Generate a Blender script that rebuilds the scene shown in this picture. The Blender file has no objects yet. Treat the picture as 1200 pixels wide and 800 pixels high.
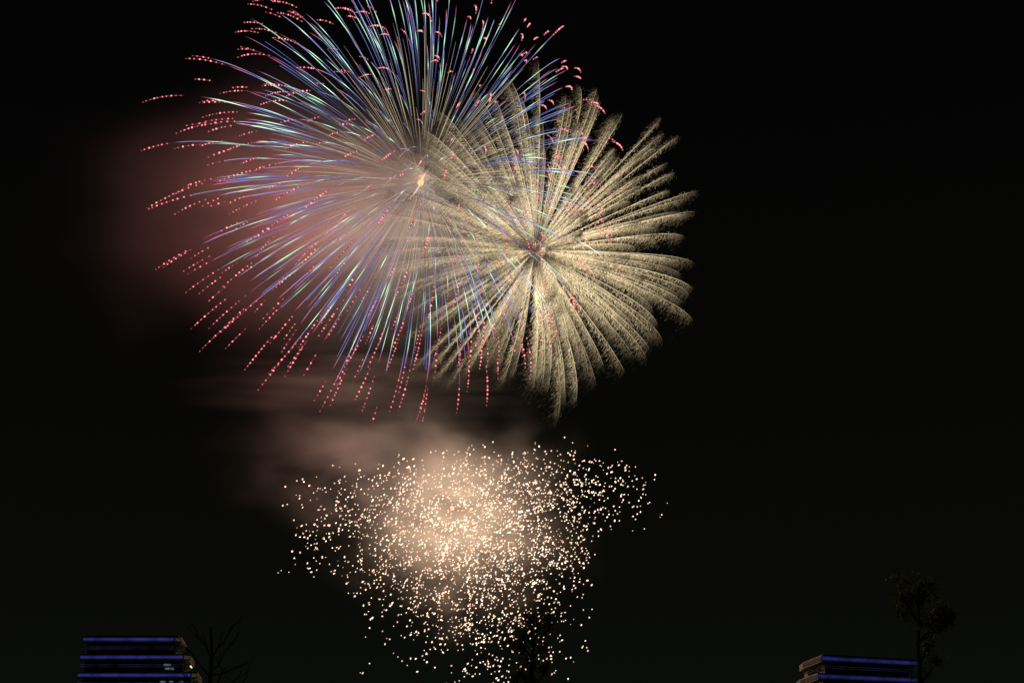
import bpy, math, random
import numpy as np
from mathutils import Vector

SC = bpy.context.scene
COL = SC.collection
random.seed(11)
RNG = np.random.default_rng(11)
R = math.radians

# ------------------------------------------------------------------ camera
PITCH = R(17.0)
EYE = np.array((0.0, 0.0, 1.7))
cam_data = bpy.data.cameras.new("camera")
cam_data.lens = 50.0
cam_data.sensor_width = 36.0
cam_data.clip_start = 0.1
cam_data.clip_end = 12000.0
cam = bpy.data.objects.new("camera", cam_data)
cam.location = EYE
cam.rotation_euler = (R(90) + PITCH, 0, 0)
COL.objects.link(cam)
SC.camera = cam

# ------------------------------------------------------------------ night sky
world = bpy.data.worlds.new("World")
SC.world = world
world.use_nodes = True
nt = world.node_tree
nt.nodes.clear()
w_out = nt.nodes.new("ShaderNodeOutputWorld")
w_bg = nt.nodes.new("ShaderNodeBackground")
w_add = nt.nodes.new("ShaderNodeAddShader")
w_bg2 = nt.nodes.new("ShaderNodeBackground")
sky = nt.nodes.new("ShaderNodeTexSky")
sky.sky_type = 'NISHITA'
sky.sun_disc = False
sky.sun_elevation = R(-4.0)
sky.sun_rotation = R(150)
w_bg.inputs["Strength"].default_value = 0.0008
nt.links.new(sky.outputs[0], w_bg.inputs["Color"])
# faint city glow that hugs the horizon
w_tc = nt.nodes.new("ShaderNodeTexCoord")
w_sep = nt.nodes.new("ShaderNodeSeparateXYZ")
w_ramp = nt.nodes.new("ShaderNodeValToRGB")
w_ramp.color_ramp.elements[0].position = 0.0
w_ramp.color_ramp.elements[0].color = (0.0036, 0.0047, 0.0034, 1)
w_ramp.color_ramp.elements[1].position = 0.45
w_ramp.color_ramp.elements[1].color = (0.0012, 0.0011, 0.0012, 1)
e_mid = w_ramp.color_ramp.elements.new(0.17)
e_mid.color = (0.0026, 0.0026, 0.0017, 1)
nt.links.new(w_tc.outputs["Generated"], w_sep.inputs[0])
nt.links.new(w_sep.outputs["Z"], w_ramp.inputs[0])
nt.links.new(w_ramp.outputs[0], w_bg2.inputs["Color"])
nt.links.new(w_bg.outputs[0], w_add.inputs[0])
nt.links.new(w_bg2.outputs[0], w_add.inputs[1])
nt.links.new(w_add.outputs[0], w_out.inputs["Surface"])

# ------------------------------------------------------------------ moonlight (all that is left of a sun at night)
sun_data = bpy.data.lights.new("moonlight", 'SUN')
sun_data.energy = 0.002
sun_data.angle = R(0.5)
sun_data.color = (1.0, 0.95, 0.85)
sun = bpy.data.objects.new("moonlight", sun_data)
sun.rotation_euler = (R(40), 0, R(150))
sun.location = (0, 0, 400)
COL.objects.link(sun)

# ------------------------------------------------------------------ exposure / renderer
vs = SC.view_settings
vs.view_transform = 'Standard'
vs.look = 'None'
vs.exposure = 0.0
vs.gamma = 1.0
vs.use_curve_mapping = False
cy = SC.cycles
cy.use_adaptive_sampling = False
cy.use_denoising = True
cy.volume_step_rate = 0.6
cy.volume_max_steps = 256
cy.volume_bounces = 0
cy.max_bounces = 4
cy.transparent_max_bounces = 16
cy.sample_clamp_indirect = 2.0
cy.use_light_tree = True

# ------------------------------------------------------------------ helpers
F_PX = 50.0 / 36.0 * 1200.0
RIGHT = np.array((1.0, 0, 0))
UP = np.array((0, -math.sin(PITCH), math.cos(PITCH)))
FWD = np.array((0, math.cos(PITCH), math.sin(PITCH)))


def at(px, py, y):
    """The point at world depth y that the photograph shows at pixel px, py (1200 x 800)."""
    d = RIGHT * ((px - 600) / F_PX) + UP * ((400 - py) / F_PX) + FWD
    return EYE + d * (y / d[1])


def tag(o, label=None, cat=None, group=None, kind=None):
    if label: o["label"] = label
    if cat: o["category"] = cat
    if group: o["group"] = group
    if kind: o["kind"] = kind
    return o


def empty(name, loc):
    o = bpy.data.objects.new(name, None)
    o.location = tuple(float(v) for v in loc)
    o.empty_display_size = 1.0
    COL.objects.link(o)
    return o


class MB:
    """Collects shapes and links them as one mesh object."""
    def __init__(self):
        self.v, self.f, self.c, self.n = [], [], [], 0

    def add(self, v, f, c=None):
        v = np.asarray(v, float).reshape(-1, 3)
        self.v.append(v)
        self.f.extend([[i + self.n for i in q] for q in f])
        self.c.append(np.ones((len(v), 3)) if c is None else np.broadcast_to(np.asarray(c, float), (len(v), 3)))
        self.n += len(v)

    def box(self, lo, hi):
        x0, y0, z0 = lo
        x1, y1, z1 = hi
        v = [(x0, y0, z0), (x1, y0, z0), (x1, y1, z0), (x0, y1, z0), (x0, y0, z1), (x1, y0, z1), (x1, y1, z1), (x0, y1, z1)]
        self.add(v, [(0, 3, 2, 1), (4, 5, 6, 7), (0, 1, 5, 4), (1, 2, 6, 5), (2, 3, 7, 6), (3, 0, 4, 7)])

    def prism(self, pts, z0, z1):
        n = len(pts)
        v = [(x, y, z0) for x, y in pts] + [(x, y, z1) for x, y in pts]
        f = [tuple(range(n - 1, -1, -1)), tuple(range(n, 2 * n))]
        f += [(i, (i + 1) % n, n + (i + 1) % n, n + i) for i in range(n)]
        self.add(v, f)

    def tube(self, p, r, c=None, sides=4):
        p = np.asarray(p, float)
        n = len(p)
        r = np.broadcast_to(np.asarray(r, float), (n,))
        t = np.gradient(p, axis=0)
        t /= np.linalg.norm(t, axis=1)[:, None] + 1e-9
        ref = np.array((0.13, 0.97, 0.2))
        u = np.cross(t, ref)
        ln = np.linalg.norm(u, axis=1)
        u[ln < 1e-3] = (1, 0, 0)
        u /= np.linalg.norm(u, axis=1)[:, None]
        w = np.cross(t, u)
        a = np.arange(sides) * 2 * math.pi / sides
        ring = p[:, None] + r[:, None, None] * (np.cos(a)[None, :, None] * u[:, None] + np.sin(a)[None, :, None] * w[:, None])
        f = []
        for i in range(n - 1):
            for k in range(sides):
                k2 = (k + 1) % sides
                f.append((i * sides + k, i * sides + k2, (i + 1) * sides + k2, (i + 1) * sides + k))
        f.append(tuple(range(sides - 1, -1, -1)))
        f.append(tuple((n - 1) * sides + k for k in range(sides)))
        cc = None
        if c is not None:
            cc = np.repeat(np.broadcast_to(np.asarray(c, float), (n, 3)), sides, axis=0)
        self.add(ring.reshape(-1, 3), f, cc)

    def bead(self, p, d, r, length, c):
        """A small burning grain: a double cone drawn out along d."""
        d = np.asarray(d, float)
        d = d / (np.linalg.norm(d) + 1e-9)
        h = length / 2
        pts = np.array([np.asarray(p) + d * s for s in (-h, -h * .45, h * .45, h)])
        self.tube(pts, [r * .3, r, r, r * .3], np.broadcast_to(c, (4, 3)), 6)

    def build(self, name, mat, parent=None, origin=None, smooth=False):
        v = np.concatenate(self.v) if self.v else np.zeros((0, 3))
        base = np.zeros(3) if origin is None else np.asarray(origin, float)
        me = bpy.data.meshes.new(name)
        me.from_pydata((v - base).tolist(), [], self.f)
        c = np.concatenate(self.c)
        if c.min() < 1 or c.max() > 1:
            at_ = me.attributes.new("burn_colour", 'FLOAT_COLOR', 'POINT')
            rgba = np.ones((len(c), 4), np.float32)
            rgba[:, :3] = c
            at_.data.foreach_set("color", rgba.ravel())
        me.materials.append(mat)
        if smooth:
            me.polygons.foreach_set("use_smooth", [True] * len(me.polygons))
        o = bpy.data.objects.new(name, me)
        COL.objects.link(o)
        if parent is not None:
            o.parent = parent
        elif origin is not None:
            o.location = tuple(base)
        return o


def new_mat(name):
    m = bpy.data.materials.new(name)
    m.use_nodes = True
    m.node_tree.nodes.clear()
    o = m.node_tree.nodes.new("ShaderNodeOutputMaterial")
    return m, m.node_tree, o


def flame_material(name, strength):
    """Burning composition: gives off the colour its salts burn with."""
    m, t, o = new_mat(name)
    a = t.nodes.new("ShaderNodeAttribute")
    a.attribute_name = "burn_colour"
    e = t.nodes.new("ShaderNodeEmission")
    e.inputs["Strength"].default_value = strength
    t.links.new(a.outputs["Color"], e.inputs["Color"])
    t.links.new(e.outputs[0], o.inputs["Surface"])
    m.cycles.emission_sampling = 'NONE'
    return m


def surface_material(name, c1, c2, scale, rough=0.8, bump=0.0, translucent=0.0, metallic=0.0):
    m, t, o = new_mat(name)
    tc = t.nodes.new("ShaderNodeTexCoord")
    n = t.nodes.new("ShaderNodeTexNoise")
    n.inputs["Scale"].default_value = scale
    n.inputs["Detail"].default_value = 6
    r = t.nodes.new("ShaderNodeValToRGB")
    r.color_ramp.elements[0].position = 0.35
    r.color_ramp.elements[1].position = 0.68
    r.color_ramp.elements[0].color = (*c1, 1)
    r.color_ramp.elements[1].color = (*c2, 1)
    b = t.nodes.new("ShaderNodeBsdfPrincipled")
    b.inputs["Roughness"].default_value = rough
    b.inputs["Metallic"].default_value = metallic
    t.links.new(tc.outputs["Object"], n.inputs["Vector"])
    t.links.new(n.outputs["Fac"], r.inputs[0])
    t.links.new(r.outputs[0], b.inputs["Base Color"])
    if bump:
        bp = t.nodes.new("ShaderNodeBump")
        bp.inputs["Strength"].default_value = bump
        t.links.new(n.outputs["Fac"], bp.inputs["Height"])
        t.links.new(bp.outputs[0], b.inputs["Normal"])
    if translucent:
        tr = t.nodes.new("ShaderNodeBsdfTranslucent")
        mx = t.nodes.new("ShaderNodeMixShader")
        mx.inputs[0].default_value = translucent
        t.links.new(r.outputs[0], tr.inputs["Color"])
        t.links.new(b.outputs[0], mx.inputs[1])
        t.links.new(tr.outputs[0], mx.inputs[2])
        t.links.new(mx.outputs[0], o.inputs["Surface"])
    else:
        t.links.new(b.outputs[0], o.inputs["Surface"])
    return m


def lamp_material(name, color, strength, scale=None, lo=0.6):
    """A lit lamp, or a glow put into a rail; uneven diodes make it brighter and dimmer along its run."""
    m, t, o = new_mat(name)
    e = t.nodes.new("ShaderNodeEmission")
    e.inputs["Color"].default_value = (*color, 1)
    e.inputs["Strength"].default_value = strength
    if scale:
        tc = t.nodes.new("ShaderNodeTexCoord")
        n = t.nodes.new("ShaderNodeTexNoise")
        n.inputs["Scale"].default_value = scale
        mr = t.nodes.new("ShaderNodeMapRange")
        mr.inputs["From Min"].default_value = 0.35
        mr.inputs["From Max"].default_value = 0.65
        mr.inputs["To Min"].default_value = strength * lo
        mr.inputs["To Max"].default_value = strength
        t.links.new(tc.outputs["Object"], n.inputs["Vector"])
        t.links.new(n.outputs["Fac"], mr.inputs[0])
        t.links.new(mr.outputs[0], e.inputs["Strength"])
    t.links.new(e.outputs[0], o.inputs["Surface"])
    return m


def glow(name, parent, loc, energy, color):
    """The light a burst throws on its smoke, carried by the burst."""
    d = bpy.data.lights.new(name, 'POINT')
    d.energy = energy
    d.color = color
    d.shadow_soft_size = 0.0
    o = bpy.data.objects.new(name, d)
    o.parent = parent
    o.location = tuple(float(v) for v in loc)
    COL.objects.link(o)
    return o


M_FLAME = flame_material("burning_stars", 1.0)
M_GOLD = flame_material("burning_charcoal", 1.0)
M_CONCRETE = surface_material("facade_concrete", (0.16, 0.155, 0.15), (0.24, 0.235, 0.225), 0.6, 0.85, 0.1)
M_GLASS = surface_material("dark_window_glass", (0.015, 0.018, 0.022), (0.03, 0.034, 0.04), 0.5, 0.12)
M_METAL = surface_material("painted_metal", (0.28, 0.28, 0.29), (0.36, 0.36, 0.37), 3.0, 0.45, 0.0, 0.0, 0.3)
M_BLUE = lamp_material("blue_led_strip", (0.15, 0.18, 1.0), 0.185, 0.35, 0.55)
M_BLUE_DIM = lamp_material("blue_led_edge_glow", (0.12, 0.14, 1.0), 0.075, 0.35, 0.5)  # soft spill around the blue bands, put into emissive rails
M_BLUE_FAINT = lamp_material("blue_led_strip_faint", (0.15, 0.18, 1.0), 0.11, 0.35, 0.55)
M_WARM = lamp_material("warm_led_strip", (1.0, 0.60, 0.34), 0.045, 0.35, 0.6)
M_ROOM = lamp_material("lit_room", (0.75, 0.85, 1.0), 0.16, 1.5, 0.2)
M_RAIL_GLOW = lamp_material("rail_glow", (0.30, 0.36, 1.0), 0.075, 0.3, 0.2)  # glow put into the thin rails under each band
M_FLOOD = lamp_material("floodlight_lens", (0.62, 1.0, 0.10), 2.2)
M_WHITE = lamp_material("white_lens", (1.0, 0.98, 0.85), 0.9)
M_BARK = surface_material("bark", (0.045, 0.035, 0.028), (0.09, 0.075, 0.06), 9.0, 0.95, 0.5)
M_LEAF = surface_material("leaf", (0.05, 0.085, 0.012), (0.11, 0.14, 0.022), 3.0, 0.6, 0.0, 0.55)
M_GRASS = surface_material("ground_grass", (0.03, 0.045, 0.018), (0.06, 0.07, 0.035), 0.35, 0.95, 0.3)

# ------------------------------------------------------------------ ground
g = MB()
N = 24
xs = np.linspace(-3000, 3000, N + 1)
ys = np.linspace(-400, 5600, N + 1)
gv = [(x, y, 0.0 if y < 700 else min(6.0, (y - 700) * 0.002)) for y in ys for x in xs]
gf = [(j * (N + 1) + i, j * (N + 1) + i + 1, (j + 1) * (N + 1) + i + 1, (j + 1) * (N + 1) + i) for j in range(N) for i in range(N)]
g.add(gv, gf)
tag(g.build("ground", M_GRASS), kind="structure")


# ------------------------------------------------------------------ buildings
def offset_poly(pts, d):
    """Push a counter-clockwise footprint outwards by d."""
    n = len(pts)
    out = []
    for i in range(n):
        p0, p1, p2 = Vector(pts[i - 1]), Vector(pts[i]), Vector(pts[(i + 1) % n])
        e1, e2 = (p1 - p0).normalized(), (p2 - p1).normalized()
        n1, n2 = Vector((e1.y, -e1.x)), Vector((e2.y, -e2.x))
        b = (n1 + n2)
        k = d / max(0.3, 1 + n1.dot(n2))
        out.append(tuple(p1 + b * k))
    return out


def strip_on(m, a, b, z0, z1, out0, out1, inset=0.15):
    """A slim bar that runs along wall a-b between two heights, standing out0..out1 in front of it."""
    a, b = Vector(a), Vector(b)
    e = (b - a).normalized()
    nrm = Vector((e.y, -e.x))
    a2, b2 = a + e * inset, b - e * inset
    q = [a2 + nrm * out0, a2 + nrm * out1, b2 + nrm * out1, b2 + nrm * out0]
    m.prism([tuple(p) for p in q], z0, z1)


def tower(name, label, foots, tops, blue_edges, warm_edges, floor_h, lamps, mast=None, led=None):
    """foots[i] is the footprint of storey i counted from the roof, tops[i] the height of its parapet."""
    c0 = np.mean(np.array(foots[-1]), axis=0)
    root = empty(name, (c0[0], c0[1], 0))
    org = np.array((c0[0], c0[1], 0))

    def part(m, nm, mat, parent=root):
        return m.build(nm, mat, parent, org)

    wall = MB()
    for i, fp in enumerate(foots):
        low = tops[i] - floor_h if i + 1 < len(foots) else 0.0
        inner = offset_poly(fp, -0.9)
        wall.prism(inner, low + 0.003, tops[i] - 1.35)          # recessed storey
        wall.prism(fp, tops[i] - 1.35, tops[i])                 # spandrel and parapet
    part(wall, "wall", M_CONCRETE)
    roof = MB()
    roof.prism(offset_poly(foots[0], -0.5), tops[0] + 0.004, tops[0] + 0.22)
    rf = part(roof, "roof", M_CONCRETE)
    cap = MB()
    cc = np.mean(np.array(foots[0]), axis=0)
    cap.box((cc[0] - 2.2, cc[1] + 2, tops[0] + 0.22), (cc[0] + 2.6, cc[1] + 7, tops[0] + 1.0))
    part(cap, "plant_housing", M_METAL, rf)
    for i, fp in enumerate(foots):
        n = len(fp)
        inner = offset_poly(fp, -0.9)
        zt = tops[i]
        for e in range(n):
            a, b = fp[e], fp[(e + 1) % n]
            if (Vector(b) - Vector(a)).length < 1.0:
                continue
            if e in blue_edges:
                m = MB(); strip_on(m, a, b, zt - 0.80, zt - 0.48, 0.02, 0.12)
                s = part(m, "light_strip", led or M_BLUE)
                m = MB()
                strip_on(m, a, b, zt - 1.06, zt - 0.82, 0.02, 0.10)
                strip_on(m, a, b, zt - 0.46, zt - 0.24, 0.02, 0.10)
                part(m, "edge_glow_rail", M_BLUE_DIM, s)  # added rails that glow themselves, softening the strip's edges
            if e in warm_edges:
                m = MB(); strip_on(m, a, b, zt - 1.0, zt - 0.3, 0.02, 0.12)
                part(m, "light_strip", M_WARM)
            if e in blue_edges or e in warm_edges:
                if zt - 3.4 < 0.3 or (Vector(b) - Vector(a)).length < 4.0:
                    continue
                ia, ib = inner[e], inner[(e + 1) % n]
                m = MB(); strip_on(m, ia, ib, zt - 3.2, zt - 1.6, 0.01, 0.05, 0.6)
                wn = part(m, "window", M_GLASS)
                m = MB()
                strip_on(m, ia, ib, zt - 1.56, zt - 1.50, 0.05, 0.125, 0.6)
                strip_on(m, ia, ib, zt - 3.30, zt - 3.24, 0.05, 0.125, 0.6)
                L = (Vector(ib) - Vector(ia)).length
                d = (Vector(ib) - Vector(ia)).normalized()
                k = 0.6
                while k < L - 0.6:                               # mullions of the ribbon window
                    q = Vector(ia) + d * k
                    strip_on(m, tuple(q), tuple(q + d * 0.10), zt - 3.25, zt - 1.55, 0.055, 0.12, 0.0)
                    k += 1.5
                part(m, "frame", M_METAL, wn)
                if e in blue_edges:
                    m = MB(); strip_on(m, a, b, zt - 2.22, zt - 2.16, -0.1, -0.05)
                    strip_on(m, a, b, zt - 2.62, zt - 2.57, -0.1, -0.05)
                    part(m, "glowing_rail", M_RAIL_GLOW)  # no lamps: bars given their own blue glow as faint facade lines
    for (i, e, s, ln, zoff, mat, nm) in lamps:
        fp = foots[i]
        a, b = Vector(fp[e]), Vector(fp[(e + 1) % len(fp)])
        d = (b - a).normalized()
        m = MB()
        q = a + d * s
        strip_on(m, tuple(q), tuple(q + d * ln), tops[i] - zoff - min(0.5, max(0.2, ln * .22)), tops[i] - zoff, -0.75 if nm == "lit_window" else 0.13, -0.6 if nm == "lit_window" else 0.45, 0)
        part(m, nm, mat)
    if mast:
        x, y, z0, z1 = mast
        m = MB(); m.tube([(x, y, z0), (x, y, z1)], [0.09, 0.05], None, 6)
        m.box((x - 0.5, y - 0.05, z1 - 0.6), (x + 0.5, y + 0.05, z1 - 0.5))
        part(m, "mast", M_METAL)
    tag(root, label, "building")
    return root


FH = 3.72
# left building: broad face square to the viewer, terraces stepping out to the right
Y1 = 306.0
feet, tops = [], []
p_top = at(150, 745, Y1)
for i in range(8):
    xl = at(97 - 0.5 * i, 745, Y1)[0]
    xr = at([212, 224, 235, 240, 243, 246, 248, 250][i] - 2, 745, Y1)[0]
    yy = Y1 - 0.5 * i
    feet.append([(xl, yy), (xr - 0.9, yy), (xr + 0.2, yy + 1.2), (xr - 2.9, yy + 20), (xl, yy + 20)])
    tops.append(p_top[2] - FH * i)
tower("office_building", "dark office block beside the bare tree, square front ringed by three blue light bands", feet, tops, {0}, {1, 2}, FH,
      [(1, 2, 0.4, 0.5, 2.3, M_FLOOD, "floodlight"), (2, 2, 0.3, 0.45, 2.25, M_FLOOD, "floodlight"),
       (1, 2, 4.0, 0.35, 2.3, M_WHITE, "floodlight"), (2, 2, 4.0, 0.35, 2.3, M_WHITE, "floodlight"),
       (1, 0, 17.6, 1.5, 2.0, M_ROOM, "lit_window"), (1, 0, 17.9, 1.9, 2.75, M_ROOM, "lit_window"),
       (2, 0, 17.3, 1.2, 1.8, M_ROOM, "lit_window"), (2, 0, 19.2, 0.8, 1.8, M_ROOM, "lit_window"), (2, 0, 21.2, 0.9, 1.8, M_ROOM, "lit_window")])
# right building: blunt corner towards the viewer, warm strips on its receding left face
feet, tops = [], []
c_top = at(962, 767, Y1)
for i in range(7):
    o_ = 1.15 * i
    cx, cyy = c_top[0] - o_ * 0.9, Y1 - o_ * 0.6
    far = (cx + 24.0 + o_ * 0.5, cyy + 14.0)
    feet.append([(cx, cyy), far, (far[0] + 1, far[1] + 16), (cx + 1.2, cyy + 30), (cx + 0.3 + 0.02 * i, cyy + 21)])
    tops.append(c_top[2] - FH * i)
tower("office_building", "dark office block behind the leafy tree, blunt corner with blue and brownish light bands", feet, tops, {0}, {4}, FH,
      [(1, 4, 2.0, 0.5, 2.0, M_WHITE, "floodlight"), (1, 4, 7.5, 0.5, 2.0, M_WHITE, "floodlight"), (1, 0, 0.8, 1.0, 1.9, M_ROOM, "lit_window")],
      (feet[1][0][0] + 0.4, feet[1][0][1] - 0.4, tops[1] - 3.2, tops[1] + 1.0), M_BLUE_FAINT)


# ------------------------------------------------------------------ trees
def leaf_at(m, p, size, rng):
    """One pointed leaf, folded a little along its midrib."""
    d = rng.normal(size=3); d[2] -= 0.5; d /= np.linalg.norm(d)
    s = np.cross(d, rng.normal(size=3)); s /= np.linalg.norm(s)
    n = np.cross(d, s)
    w = size * 0.42
    v = [p, p + d * size * .35 + s * w * .5 + n * w * .15, p + d * size * .75 + s * w * .36 + n * w * .1, p + d * size,
         p + d * size * .75 - s * w * .36 + n * w * .1, p + d * size * .35 - s * w * .5 + n * w * .15, p + d * size * .5]
    m.add(v, [(0, 1, 6), (1, 2, 6), (2, 3, 6), (3, 4, 6), (4, 5, 6), (5, 0, 6)])


def limb(m, a, b, r0, r1, rng, sag=0.0, wob=0.04, n=7, sides=7):
    a, b = np.asarray(a, float), np.asarray(b, float)
    L = np.linalg.norm(b - a)
    t = np.linspace(0, 1, n)
    p = a + (b - a) * t[:, None]
    off = rng.normal(size=(n, 3)) * L * wob
    off[0] = 0; off[-1] = 0
    p += off
    p[:, 2] -= sag * L * np.sin(t * math.pi)
    m.tube(p, np.linspace(r0, r1, n), None, sides)
    return p


def leafy_tree(label, y, trunk_px, clumps, leaf, seed, branches):
    """trunk_px: trunk from ground to tip; clumps: (px, py, radius px, leaves, dy) of the crown."""
    rng = np.random.default_rng(seed)
    tip = at(*trunk_px, y)
    low = at(trunk_px[0] + 1, 800, y)
    foot = np.array((low[0] + (low[0] - tip[0]) * low[2] / (tip[2] - low[2]), y, 0.0))
    root = empty("street_tree", foot)
    k = y / F_PX / math.cos(PITCH)
    tm = MB()
    tp = limb(tm, foot, tip, 0.105, 0.03, rng, 0, 0.006, 14, 9)
    cm = MB()
    for (px, py, rad, cnt, dy) in clumps:
        c = at(px, py, y) + np.array((0, dy, 0))
        r = rad * k
        zs = tp[:, 2]
        zj = np.clip(c[2] - r * 0.8 - abs(c[0] - tip[0]) * .7, 1.8, tip[2] - .1)
        j = int(np.argmin(abs(zs - zj)))
        bp = limb(tm, tp[j], c, 0.035, 0.012, rng, 0.05, 0.03, 7, 6)
        for q in range(branches):
            e = c + rng.normal(size=3) * r * 0.55
            s = bp[rng.integers(3, 7)]
            limb(tm, s, e, 0.012, 0.004, rng, 0.0, 0.05, 5, 4)
            for w in range(int(cnt * 2.0) // branches):
                leaf_at(cm, e + rng.normal(size=3) * r * 0.30, leaf * rng.uniform(.6, 1.2), rng)
    tm.build("trunk", M_BARK, root, foot, True)
    cm.build("crown", M_LEAF, root, foot)
    tag(root, label, "tree", "young trees in front of the office blocks")
    return root


leafy_tree("slim leafy tree with a lopsided tufted crown, standing before the blunt-cornered office block", 46.0, (1077, 690),
           [(1072, 694, 17, 150, 0.1), (1058, 702, 11, 70, -.2), (1086, 690, 11, 80, .2), (1070, 712, 14, 80, .3), (1104, 718, 13, 110, -.1), (1115, 722, 8, 60, .1),
            (1098, 730, 10, 60, .2), (1088, 756, 7, 45, .1), (1095, 775, 8, 45, -.2), (1086, 792, 8, 40, .2), (1075, 730, 8, 30, -.3)], 0.165, 5, 6)
leafy_tree("dark leafy tree silhouetted against the lowest sparks of the white crackling burst", 44.0, (622, 735),
           [(614, 738, 9, 70, .1), (632, 730, 11, 90, 0), (612, 758, 10, 70, -.2), (636, 755, 9, 70, .2), (622, 770, 11, 90, .1), (641, 786, 9, 60, -.1),
            (608, 788, 10, 70, .2), (625, 794, 12, 80, 0), (645, 730, 5, 24, .1), (622, 722, 6, 30, .1), (600, 800, 8, 50, .1)], 0.15, 8, 5)


def bare_tree(label, y, seed):
    rng = np.random.default_rng(seed)
    tip = at(247, 734, y)
    low = at(247, 800, y)
    foot = np.array((low[0] + (low[0] - tip[0]) * low[2] / (tip[2] - low[2]), y, 0.0))
    root = empty("street_tree", foot)
    tm, cm = MB(), MB()
    tp = limb(tm, foot, tip, 0.13, 0.035, rng, 0, 0.005, 14, 9)

    def fork(a, b, r, depth, dy):
        p = limb(cm, a, b, r, r * .45, rng, 0.03, 0.03, 7, 6)
        if depth:
            d = (p[-1] - p[0])
            for s in range(3):
                q = p[rng.integers(2, 6)]
                e = q + d * rng.uniform(.18, .34) + np.array((rng.normal() * .28, rng.normal() * .3, rng.uniform(.05, .35))) * np.linalg.norm(d) * .8
                fork(q, e, r * .5, depth - 1, dy)

    def on_trunk(py):
        z = at(247, py, y)[2]
        return tp[int(np.argmin(abs(tp[:, 2] - z)))]
    for (y0, px, py, r, dy) in [(764, 221, 728, .022, .3), (764, 275, 732, .03, -.2), (790, 268, 750, .03, .3), (792, 218, 757, .028, -.4), (775, 232, 742, .016, .5),
                                (800, 280, 781, .03, .2), (808, 297, 784, .018, -.3), (815, 262, 780, .035, .4), (820, 212, 788, .03, .3), (850, 290, 800, .03, -.4), (860, 200, 815, .03, .2)]:
        fork(on_trunk(y0), at(px, py, y) + np.array((0, dy, 0)), r, 1, dy)
    tm.build("trunk", M_BARK, root, foot, True)
    cm.build("crown", M_BARK, root, foot, True)
    tag(root, label, "tree", "young trees in front of the office blocks")


bare_tree("leafless tree with thin upswept branches beside the square-fronted office block", 44.0, 4)

# ------------------------------------------------------------------ fireworks
GRAV = 9.8


def sphere_dirs(n, rng, jitter=0.25):
    """n directions spread evenly over a sphere, slightly shaken."""
    i = np.arange(n) + 0.5
    ph = np.arccos(1 - 2 * i / n)
    th = math.pi * (1 + 5 ** .5) * i
    d = np.stack([np.cos(th) * np.sin(ph), np.sin(th) * np.sin(ph), np.cos(ph)], 1)
    d += rng.normal(size=d.shape) * jitter * (4 / n) ** .5
    return d / np.linalg.norm(d, axis=1)[:, None]


def flight(d, reach, tau, t, wind, drift, grav=GRAV):
    """Path of a star thrown along d: drag with time constant tau, gravity, wind, and the shell's own drift."""
    t = np.asarray(t, float)
    k = 1 - np.exp(-t / tau)
    lag = t - tau * k
    return (np.outer(k, d * reach + drift * tau) + np.outer(lag, wind) + np.outer(lag * tau * grav, (0, 0, -1.0)))


def mixc(a, b, t):
    return np.asarray(a) + (np.asarray(b) - np.asarray(a)) * np.clip(t, 0, 1)[:, None]


def bump(t, a, b, soft):
    return np.clip((t - a) / soft, 0, 1) * np.clip((b - t) / soft, 0, 1)


WIND = np.array((-7.0, 1.5, 0.0))
BLUE = (0.22, 0.30, 0.80)
LILAC = (0.48, 0.47, 0.85)
GREEN = (0.55, 1.0, 0.66)
CREAM = (1.0, 0.82, 0.50)
PINK = (1.0, 0.20, 0.34)
RED = (1.0, 0.10, 0.17)

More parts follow.
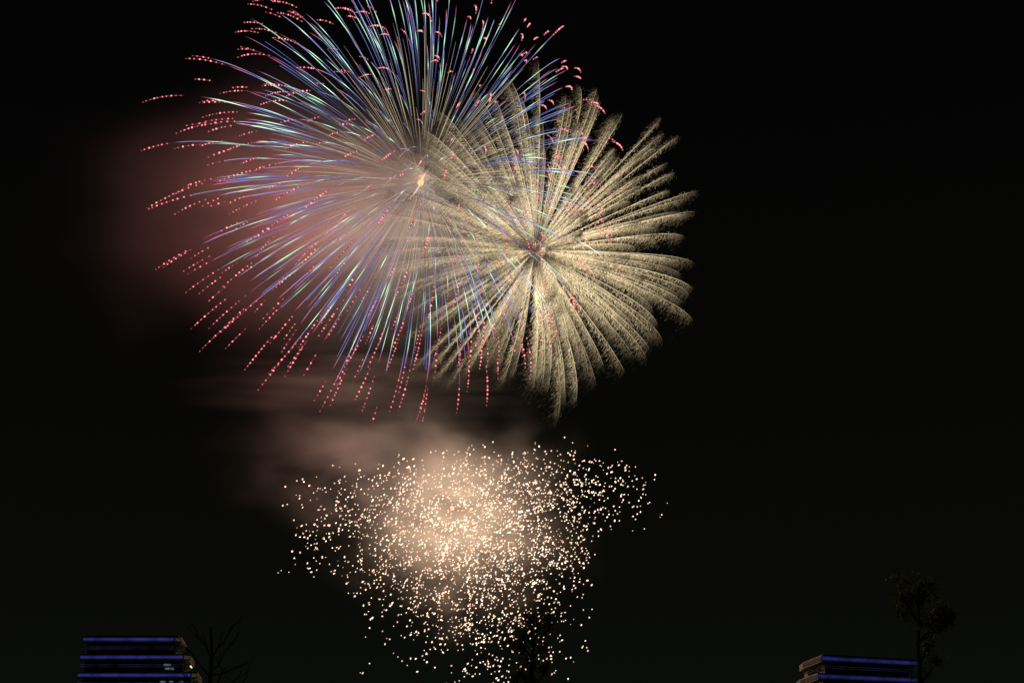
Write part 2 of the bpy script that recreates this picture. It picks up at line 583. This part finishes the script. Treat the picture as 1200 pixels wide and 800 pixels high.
# --- many-coloured peony -------------------------------------------------
pe_c = at(493, 214, 540)
peony = empty("firework", pe_c)
tag(peony, "round firework of thin blue and green streaks with dotted red tips, overlapping the golden one", "firework", "fireworks bursting in the sky")
rng = np.random.default_rng(5)
stars = []
for i, d in enumerate(sphere_dirs(390, rng, 0.55)):
    reach = 101 * rng.normal(1, 0.055)
    tau = 0.95
    drift = np.array((-4.0, 0, 14.0))
    wob = rng.normal(size=3) * 1.2
    cls = rng.random()
    m = MB()
    bright = rng.uniform(0.40, 1.15)
    end = rng.uniform(1.15, 1.75)
    t0 = rng.uniform(0.15, 0.38)
    t = np.linspace(t0, end, 26)
    p = flight(d, reach, tau, t, WIND + wob, drift, 11.5)
    s = (t - t0) / (end - t0)
    col = mixc(np.array(CREAM) * 0.6, np.array(LILAC) * 0.75, s * 2.4) if cls < .5 else mixc(np.array(LILAC) * 0.5, np.array(BLUE) * 0.9, s * 1.8)
    col = mixc(BLUE, PINK, (s - 0.72) / .2) * (s > 0.68)[:, None] * .9 + col * (s <= 0.68)[:, None] if cls > .35 else mixc(col, LILAC, (s - .6) / .3)
    fade = np.clip((s - .02) / .42, 0, 1) ** 1.3 * np.clip((1 - s) / .10, 0.15, 1)
    if cls < 0.8:
        g0 = rng.uniform(0.38, 0.62); g1 = g0 + rng.uniform(.15, .32)
        gb = bump(s, g0, g1, .07)
    else:
        gb = np.zeros_like(s)
    col = col + (np.array(GREEN) * 1.1 - col) * gb[:, None]
    rad = (0.060 + 0.068 * gb + 0.03 * bump(s, .6, 1.0, .1)) * (0.35 + 0.65 * fade)
    m.tube(p, rad, col * (fade * bright * 1.25)[:, None] + 1e-4, 4)
    if cls > .62:      # twin streak of the same star's second layer
        w2 = flight(d + rng.normal(size=3) * .014, reach * 1.02, tau, t, WIND + wob, drift, 11.5)
        m.tube(w2[:20], 0.065 * fade[:20] + .02, mixc(np.array(LILAC) * .25, np.array(BLUE) * .9, s * 1.6)[:20] * (bright * fade[:20])[:, None] + 1e-4, 3)
    # strobing red tip
    dots = MB()
    ts0 = rng.uniform(1.45, 1.85)
    ts1 = ts0 + rng.uniform(0.24, 0.80)
    nd = int((ts1 - ts0) / 0.074)
    td = np.linspace(ts0, ts1, nd) + rng.normal(size=nd) * .011
    pd = flight(d, reach, tau, td, WIND + wob, drift, 11.5)
    vd = np.gradient(pd, axis=0)
    has = rng.random() < 0.97
    if has and nd > 3:
        env = np.sin(np.linspace(0.35, 2.9, nd)) ** .6
        for q in range(nd):
            b = env[q] * rng.uniform(.4, 1.3)
            r_ = 0.27 * (0.6 + .5 * b)
            dots.bead(pd[q], vd[q] + rng.normal(size=3) * .05, r_, r_ * 2.4, np.array((1.7, 0.46, 0.50)) * b)
        tt = np.linspace(ts0 - .05, ts1, 9)
        dots.tube(flight(d, reach, tau, tt, WIND + wob, drift, 11.5), 0.17 * np.sin(np.linspace(.2, 3.0, 9)), np.array(RED) * .22, 3)
    span = np.linalg.norm((p[-1] - p[0])[[0, 2]])
    stars.append((span, m, dots if has and nd > 3 else None))
for d in sphere_dirs(240, rng, 0.8):             # the pale inner ball of stars
    t0, end = rng.uniform(.17, .30), rng.uniform(.42, 1.0)
    t = np.linspace(t0, end, 9)
    p = flight(d, 96, .95, t, WIND, np.array((-4.0, 0, 12.0)))
    m = MB()
    m.tube(p, .062 * np.sin(np.linspace(.15, 3.0, 9)) + .015, np.array(CREAM) * rng.uniform(.3, .8), 3)
    stars.append((np.linalg.norm((p[-1] - p[0])[[0, 2]]) * .3, m, None))
stars.sort(key=lambda s: -s[0])
rest, rest_d = MB(), MB()


def merge(dst, src):
    for v, c in zip(src.v, src.c):
        dst.v.append(v); dst.c.append(c)
    dst.f.extend([[i + dst.n for i in q] for q in src.f])
    dst.n += src.n


for i, (sp, m, dd) in enumerate(stars):
    if i < 99:
        o = m.build("star_trail", M_FLAME, peony)
        if dd: dd.build("strobe_tip", M_FLAME, o)
    else:
        merge(rest, m)
        if dd: merge(rest_d, dd)
o = tag(rest.build("star_trail", M_FLAME, peony), kind="stuff")
tag(rest_d.build("strobe_tip", M_FLAME, o), kind="stuff")
core = MB()
core.bead((0, 0, 0), (0.3, 0, 1), 1.2, 2.9, np.array((1.5, 0.68, 0.27)))
core.tube([(0.2, 0, .4), (1.2, 0, 3.0), (1.6, 0, 4.2)], [.35, .28, .1], np.array((1.0, .62, .5)), 5)
core.tube([(0, 0, -.6), (-2.2, 0, -4.5), (-4.2, .4, -6.6)], [.22, .18, .05], np.array((.9, .75, .75)), 5)
core.build("burst_core", M_FLAME, peony)

# --- golden chrysanthemum --------------------------------------------------
go_c = at(627, 294, 650)
gold = empty("firework", go_c)
tag(gold, "round golden firework of feathery drooping cream plumes, right of the blue and green burst", "firework", "fireworks bursting in the sky")
rng = np.random.default_rng(9)
S_WIND = np.array((-9.0, 2.0, -8.5))


def streaks(m, a, b, r, c):
    """Many straight spark streaks at once: slim three-sided needles."""
    n = len(a)
    t = b - a
    t = t / (np.linalg.norm(t, axis=1)[:, None] + 1e-9)
    u = np.cross(t, np.array((0.13, 0.97, 0.2))); u /= np.linalg.norm(u, axis=1)[:, None] + 1e-9
    w = np.cross(t, u)
    ring = [np.cos(k) * u + np.sin(k) * w for k in (0, 2.094, 4.189)]
    v = np.stack([a + ring[0] * r[:, None], a + ring[1] * r[:, None], a + ring[2] * r[:, None], b], 1)
    base = np.arange(n)[:, None, None] * 4 + np.array([[0, 1, 3], [1, 2, 3], [2, 0, 3]])[None]
    m.v.append(v.reshape(-1, 3))
    m.c.append(np.repeat(c, 4, axis=0))
    m.f.extend((base.reshape(-1, 3) + m.n).tolist())
    m.n += 4 * n


plumes = []
for d in sphere_dirs(250, rng, 0.9):
    reach = 84 * rng.normal(1, .075)
    tau = 0.9
    T = rng.uniform(1.9, 2.6)
    wob = rng.normal(size=3) * 1.0
    drift = np.array((5.5, 0, 13.0))
    wind = np.array((-3.5, 1, 0)) + wob
    m = MB()
    t = np.linspace(0.06, T, 26)
    p = flight(d, reach, tau, t, wind, drift, 4.5)
    s = t / T
    bright = rng.uniform(.55, 1.25) * (1 - .42 * max(0.0, -d[0]))  # left-going plumes coloured dimmer, standing in for haze over that half
    env = np.clip((s - .02) / .10, 0, 1) * np.clip((1.0 - s) / .6, 0, 1) ** .8
    m.tube(p, 0.05 + 0.12 * env, np.array((1.0, .80, .47)) * (env * bright)[:, None] + 2e-4, 3)
    n = 820
    te = T * rng.beta(1.25, 1.25, n)
    pe = flight(d, reach, tau, te, wind, drift, 4.5)
    ve = (flight(d, reach, tau, te + .02, wind, drift, 4.5) - pe) / .02
    age0 = rng.exponential(1.0, n) * (.04 + .34 * te / T * (1.15 - .75 * te / T))
    life = rng.uniform(.05, .20, n)
    sv = S_WIND + rng.normal(size=(n, 3)) * 1.7
    kick = rng.normal(size=(n, 3)) * (.35 + 1.0 * te / T)[:, None]

    def spark(age):
        k = 1 - np.exp(-age / .14)
        return pe + ve * (.14 * .35 * k)[:, None] + sv * (age - .10 * k)[:, None] + kick * k[:, None]
    a, b = spark(age0), spark(age0 + life)
    e = np.clip((te / T - .02) / .10, 0, 1) * np.clip((1.03 - te / T) / .85, 0, 1) ** 1.45 * (.16 + .95 * np.exp(-age0 / .22))
    c = np.stack([1.32 * e, 1.02 * e, 0.585 * e], 1) * (bright * rng.gamma(5.0, .20, n))[:, None] + 3e-4
    streaks(m, b, a, 0.05 + .05 * rng.random(n), c)
    plumes.append((np.linalg.norm((p[-1] - p[0])[[0, 2]]), m))
plumes.sort(key=lambda q: -q[0])
rest = MB()
for i, (sp, m) in enumerate(plumes):
    if i < 99:
        m.build("gold_plume", M_GOLD, gold)
    else:
        merge(rest, m)
tag(rest.build("gold_plume", M_GOLD, gold), kind="stuff")
core = MB()
core.tube([(-.6, 0, -.8), (0.6, 0, .7), (1.3, 0, 1.6)], [.25, .8, .7], np.array((1.3, 1.15, .95)), 6)
core.build("burst_core", M_FLAME, gold)

# --- white crackling burst ---------------------------------------------------
cr_c = at(552, 622, 570)
crackle = empty("firework", cr_c)
tag(crackle, "scattered firework of countless cream white sparks hanging low above the dark leafy tree", "firework", "fireworks bursting in the sky")
rng = np.random.default_rng(21)
PXM = np.linalg.norm(at(552, 622, 570) - EYE) / F_PX
lobes = [(545, 610, 62, 48, .30), (560, 655, 75, 55, .30), (520, 640, 95, 62, .12), (630, 600, 45, 38, .10), (585, 725, 48, 42, .08), (400, 605, 42, 42, .05),
         (705, 570, 40, 28, .045), (470, 560, 55, 25, .03), (600, 545, 70, 16, .035)]
wts = np.array([l[4] for l in lobes]); wts /= wts.sum()
grains = []


def sparks_reach(p):
    """Where the cloud of sparks ends, measured as the angle from the burst's centre seen from the ground."""
    v = cr_c + p - EYE
    x = 600 + F_PX * v.dot(RIGHT) / v.dot(FWD)
    y = 400 - F_PX * v.dot(UP) / v.dot(FWD)
    x, y = x + rng.normal() * 9, y - abs(rng.normal()) * 22 + 10
    return y > 518 + abs(x - 610) * .05 + (max(0, 560 - x)) * .12 and y < 800 and not (x > 690 and y > 628) and not (x < 415 and y > 690) and x < 780


while len(grains) < 4300:
    l = lobes[rng.choice(len(lobes), p=wts)]
    x, y = l[0] + rng.normal() * l[2], l[1] + rng.normal() * l[3]
    if y < 522 + .0016 * (x - 580) ** 2 * .6 or y > 797 or x < 330 or x > 778 or (x > 690 and y > 625) or (x < 420 and y > 690):
        continue
    q = np.array(((x - 552) * PXM, rng.normal() * 22, (622 - y) * PXM / math.cos(PITCH) * .985))
    n = rng.choice([1, 1, 1, 2, 2, 3])
    hd = rng.normal(size=3); hd[2] = abs(hd[2]) * .8; hd /= np.linalg.norm(hd)
    for k in range(n):
        pp = q + hd * (k * rng.uniform(1.5, 2.6)) + rng.normal(size=3) * .25
        b = rng.choice([.55, .9, 1.3, 1.6], p=[.2, .3, .3, .2])
        r_ = .14 + .17 * rng.random() ** 1.5
        if not sparks_reach(pp):
            continue
        grains.append((r_, pp, np.array((.55, .1, .75)) + rng.normal(size=3) * .35, r_ * rng.uniform(2.2, 3.8), np.array((1.45, 1.02, .77)) * b))
grains.sort(key=lambda s: -s[0] * s[3])
rest = MB()
for i, (r_, pp, dd, ln, c) in enumerate(grains):
    if i < 99:
        m = MB(); m.bead(pp, dd, r_, ln, c)
        m.build("spark", M_FLAME, crackle)
    else:
        rest.bead(pp, dd, r_, ln, c)
tag(rest.build("spark", M_FLAME, crackle), kind="stuff")

# --- the light they throw --------------------------------------------------
KW = 1000.0
rng = np.random.default_rng(33)
glow("core_glow", peony, (0, -1, 2), 5 * KW, (1.0, .26, .06))


glow("core_glow", gold, (0, -10, 0), 11 * KW, (1.0, .28, .20))


def glows(name, parent, centre, spread, count, total, colour):
    """A share of the stars' light, given off from many places through the burst."""
    for d in sphere_dirs(count, rng, .6):
        glow(name, parent, np.asarray(centre) + d * np.asarray(spread) * rng.uniform(.8, 1.0), total * KW / count, colour)


glows("star_glow", peony, (-93, 34, -6), (22, 22, 54), 18, 430, (1, .012, .06))
glows("star_glow", peony, (-14, -5, -4), (34, 30, 32), 16, 640, (1, .94, .86))
glows("plume_glow", gold, (-25, 40, 0), (40, 20, 40), 16, 430, (1, .77, .50))
glows("spark_glow", crackle, (-2, -8, 4), (30, 14, 26), 18, 640, (1, .68, .42))


# ------------------------------------------------------------------ smoke
def smoke(label, px, py, y, rx, ry, rz, dens, noise_scale, stretch, lo, hi, tilt=0.0, seed=0.0, inner=0.15, color=(.85, .82, .80), torn=0.9):
    """A drifting bank of smoke: even-lit powder smoke whose density is torn by wind."""
    m, t, o = new_mat("powder_smoke")
    tc = t.nodes.new("ShaderNodeTexCoord")
    warp = t.nodes.new("ShaderNodeTexNoise")
    warp.inputs["Scale"].default_value = 1.6
    warp.inputs["Detail"].default_value = 2
    off = t.nodes.new("ShaderNodeVectorMath"); off.operation = 'ADD'
    off.inputs[1].default_value = (seed * 3.1, seed * 1.7, seed * 5.3)
    t.links.new(tc.outputs["Object"], off.inputs[0])
    t.links.new(off.outputs[0], warp.inputs["Vector"])
    ln = t.nodes.new("ShaderNodeVectorMath"); ln.operation = 'LENGTH'
    t.links.new(tc.outputs["Object"], ln.inputs[0])
    add = t.nodes.new("ShaderNodeMath"); add.operation = 'MULTIPLY_ADD'
    add.inputs[1].default_value = torn
    t.links.new(warp.outputs["Fac"], add.inputs[0])
    t.links.new(ln.outputs["Value"], add.inputs[2])
    fall = t.nodes.new("ShaderNodeMapRange"); fall.interpolation_type = 'SMOOTHSTEP'
    fall.inputs["From Min"].default_value = 0.8 + torn * .5
    fall.inputs["From Max"].default_value = -0.1 + torn * .5 + inner
    t.links.new(add.outputs[0], fall.inputs[0])
    mp = t.nodes.new("ShaderNodeMapping")
    mp.inputs["Scale"].default_value = stretch
    mp.inputs["Rotation"].default_value = (0, tilt, 0)
    t.links.new(off.outputs[0], mp.inputs["Vector"])
    nz = t.nodes.new("ShaderNodeTexNoise")
    nz.inputs["Scale"].default_value = noise_scale
    nz.inputs["Detail"].default_value = 4
    nz.inputs["Roughness"].default_value = 0.55
    nz.inputs["Distortion"].default_value = 0.4
    t.links.new(mp.outputs[0], nz.inputs["Vector"])
    mr = t.nodes.new("ShaderNodeMapRange"); mr.interpolation_type = 'SMOOTHSTEP'
    mr.inputs["From Min"].default_value = lo
    mr.inputs["From Max"].default_value = hi
    mr.inputs["To Min"].default_value = 0.06
    t.links.new(nz.outputs["Fac"], mr.inputs[0])
    soft = t.nodes.new("ShaderNodeMath"); soft.operation = 'POWER'
    soft.inputs[1].default_value = 1.7
    t.links.new(fall.outputs[0], soft.inputs[0])
    mu = t.nodes.new("ShaderNodeMath"); mu.operation = 'MULTIPLY'
    t.links.new(soft.outputs[0], mu.inputs[0]); t.links.new(mr.outputs[0], mu.inputs[1])
    mu2 = t.nodes.new("ShaderNodeMath"); mu2.operation = 'MULTIPLY'
    mu2.inputs[1].default_value = dens
    t.links.new(mu.outputs[0], mu2.inputs[0])
    pv = t.nodes.new("ShaderNodeVolumePrincipled")
    pv.inputs["Color"].default_value = (*color, 1)
    t.links.new(mu2.outputs[0], pv.inputs["Density"])
    t.links.new(pv.outputs[0], o.inputs["Volume"])
    b = MB()
    nu, nv = 24, 14
    v = [(math.sin(math.pi * j / nv) * math.cos(2 * math.pi * i / nu), math.sin(math.pi * j / nv) * math.sin(2 * math.pi * i / nu), math.cos(math.pi * j / nv))
         for j in range(1, nv) for i in range(nu)] + [(0, 0, 1), (0, 0, -1)]
    f = []
    for j in range(nv - 2):
        for i in range(nu):
            f.append((j * nu + i, (j + 1) * nu + i, (j + 1) * nu + (i + 1) % nu, j * nu + (i + 1) % nu))
    for i in range(nu):
        f.append((len(v) - 2, i, (i + 1) % nu))
        f.append((len(v) - 1, (nv - 2) * nu + (i + 1) % nu, (nv - 2) * nu + i))
    b.add(v, f)
    ob = b.build("smoke", m)
    c = at(px, py, y)
    ob.location = tuple(c)
    k = np.linalg.norm(c - EYE) / F_PX
    ob.scale = (rx * k, ry, rz * k)
    tag(ob, label, "smoke", None, "stuff")
    return ob


smoke("reddish smoke hanging around the dotted left side of the blue and green burst", 345, 245, 645, 390, 60, 295, .014, 1.9, (.8, .8, 1.2), .05, .85, R(20), 2.4, .12, torn=.7)
smoke("pale grey smoke between the blue and green burst and the golden burst", 455, 252, 606, 265, 28, 195, .038, 2.0, (.8, .9, 1.3), .15, .85, R(20), 2.0, .15, torn=.7)
smoke("dim brown smoke rising off the upper left side of the white sparks", 410, 530, 625, 250, 36, 150, .019, 2.2, (1, .9, 1.25), .36, .68, R(-28), 3.7, 0.1)
smoke("thin grey wisps of smoke drifting between the golden burst and the white sparks", 430, 440, 640, 320, 40, 120, .008, 2.8, (.6, .9, 2.4), .40, .72, R(-12), 5.2, 0.1)
smoke("bright cream smoke in the middle of the white crackling sparks", 545, 612, 612, 215, 26, 190, .115, 3.0, (1, .9, 1.3), .38, .66, R(-10), 4.0, .05)
smoke("small orange lit puff at the heart of the blue and green burst", 494, 212, 540, 42, 15, 42, .0045, 2.0, (1, 1, 1), .2, .7, 0, 6.0, .1)
smoke("small pinkish puff at the heart of the golden burst", 622, 292, 640, 42, 15, 36, .006, 2.0, (1, 1, 1), .2, .7, 0, 7.0, .1)
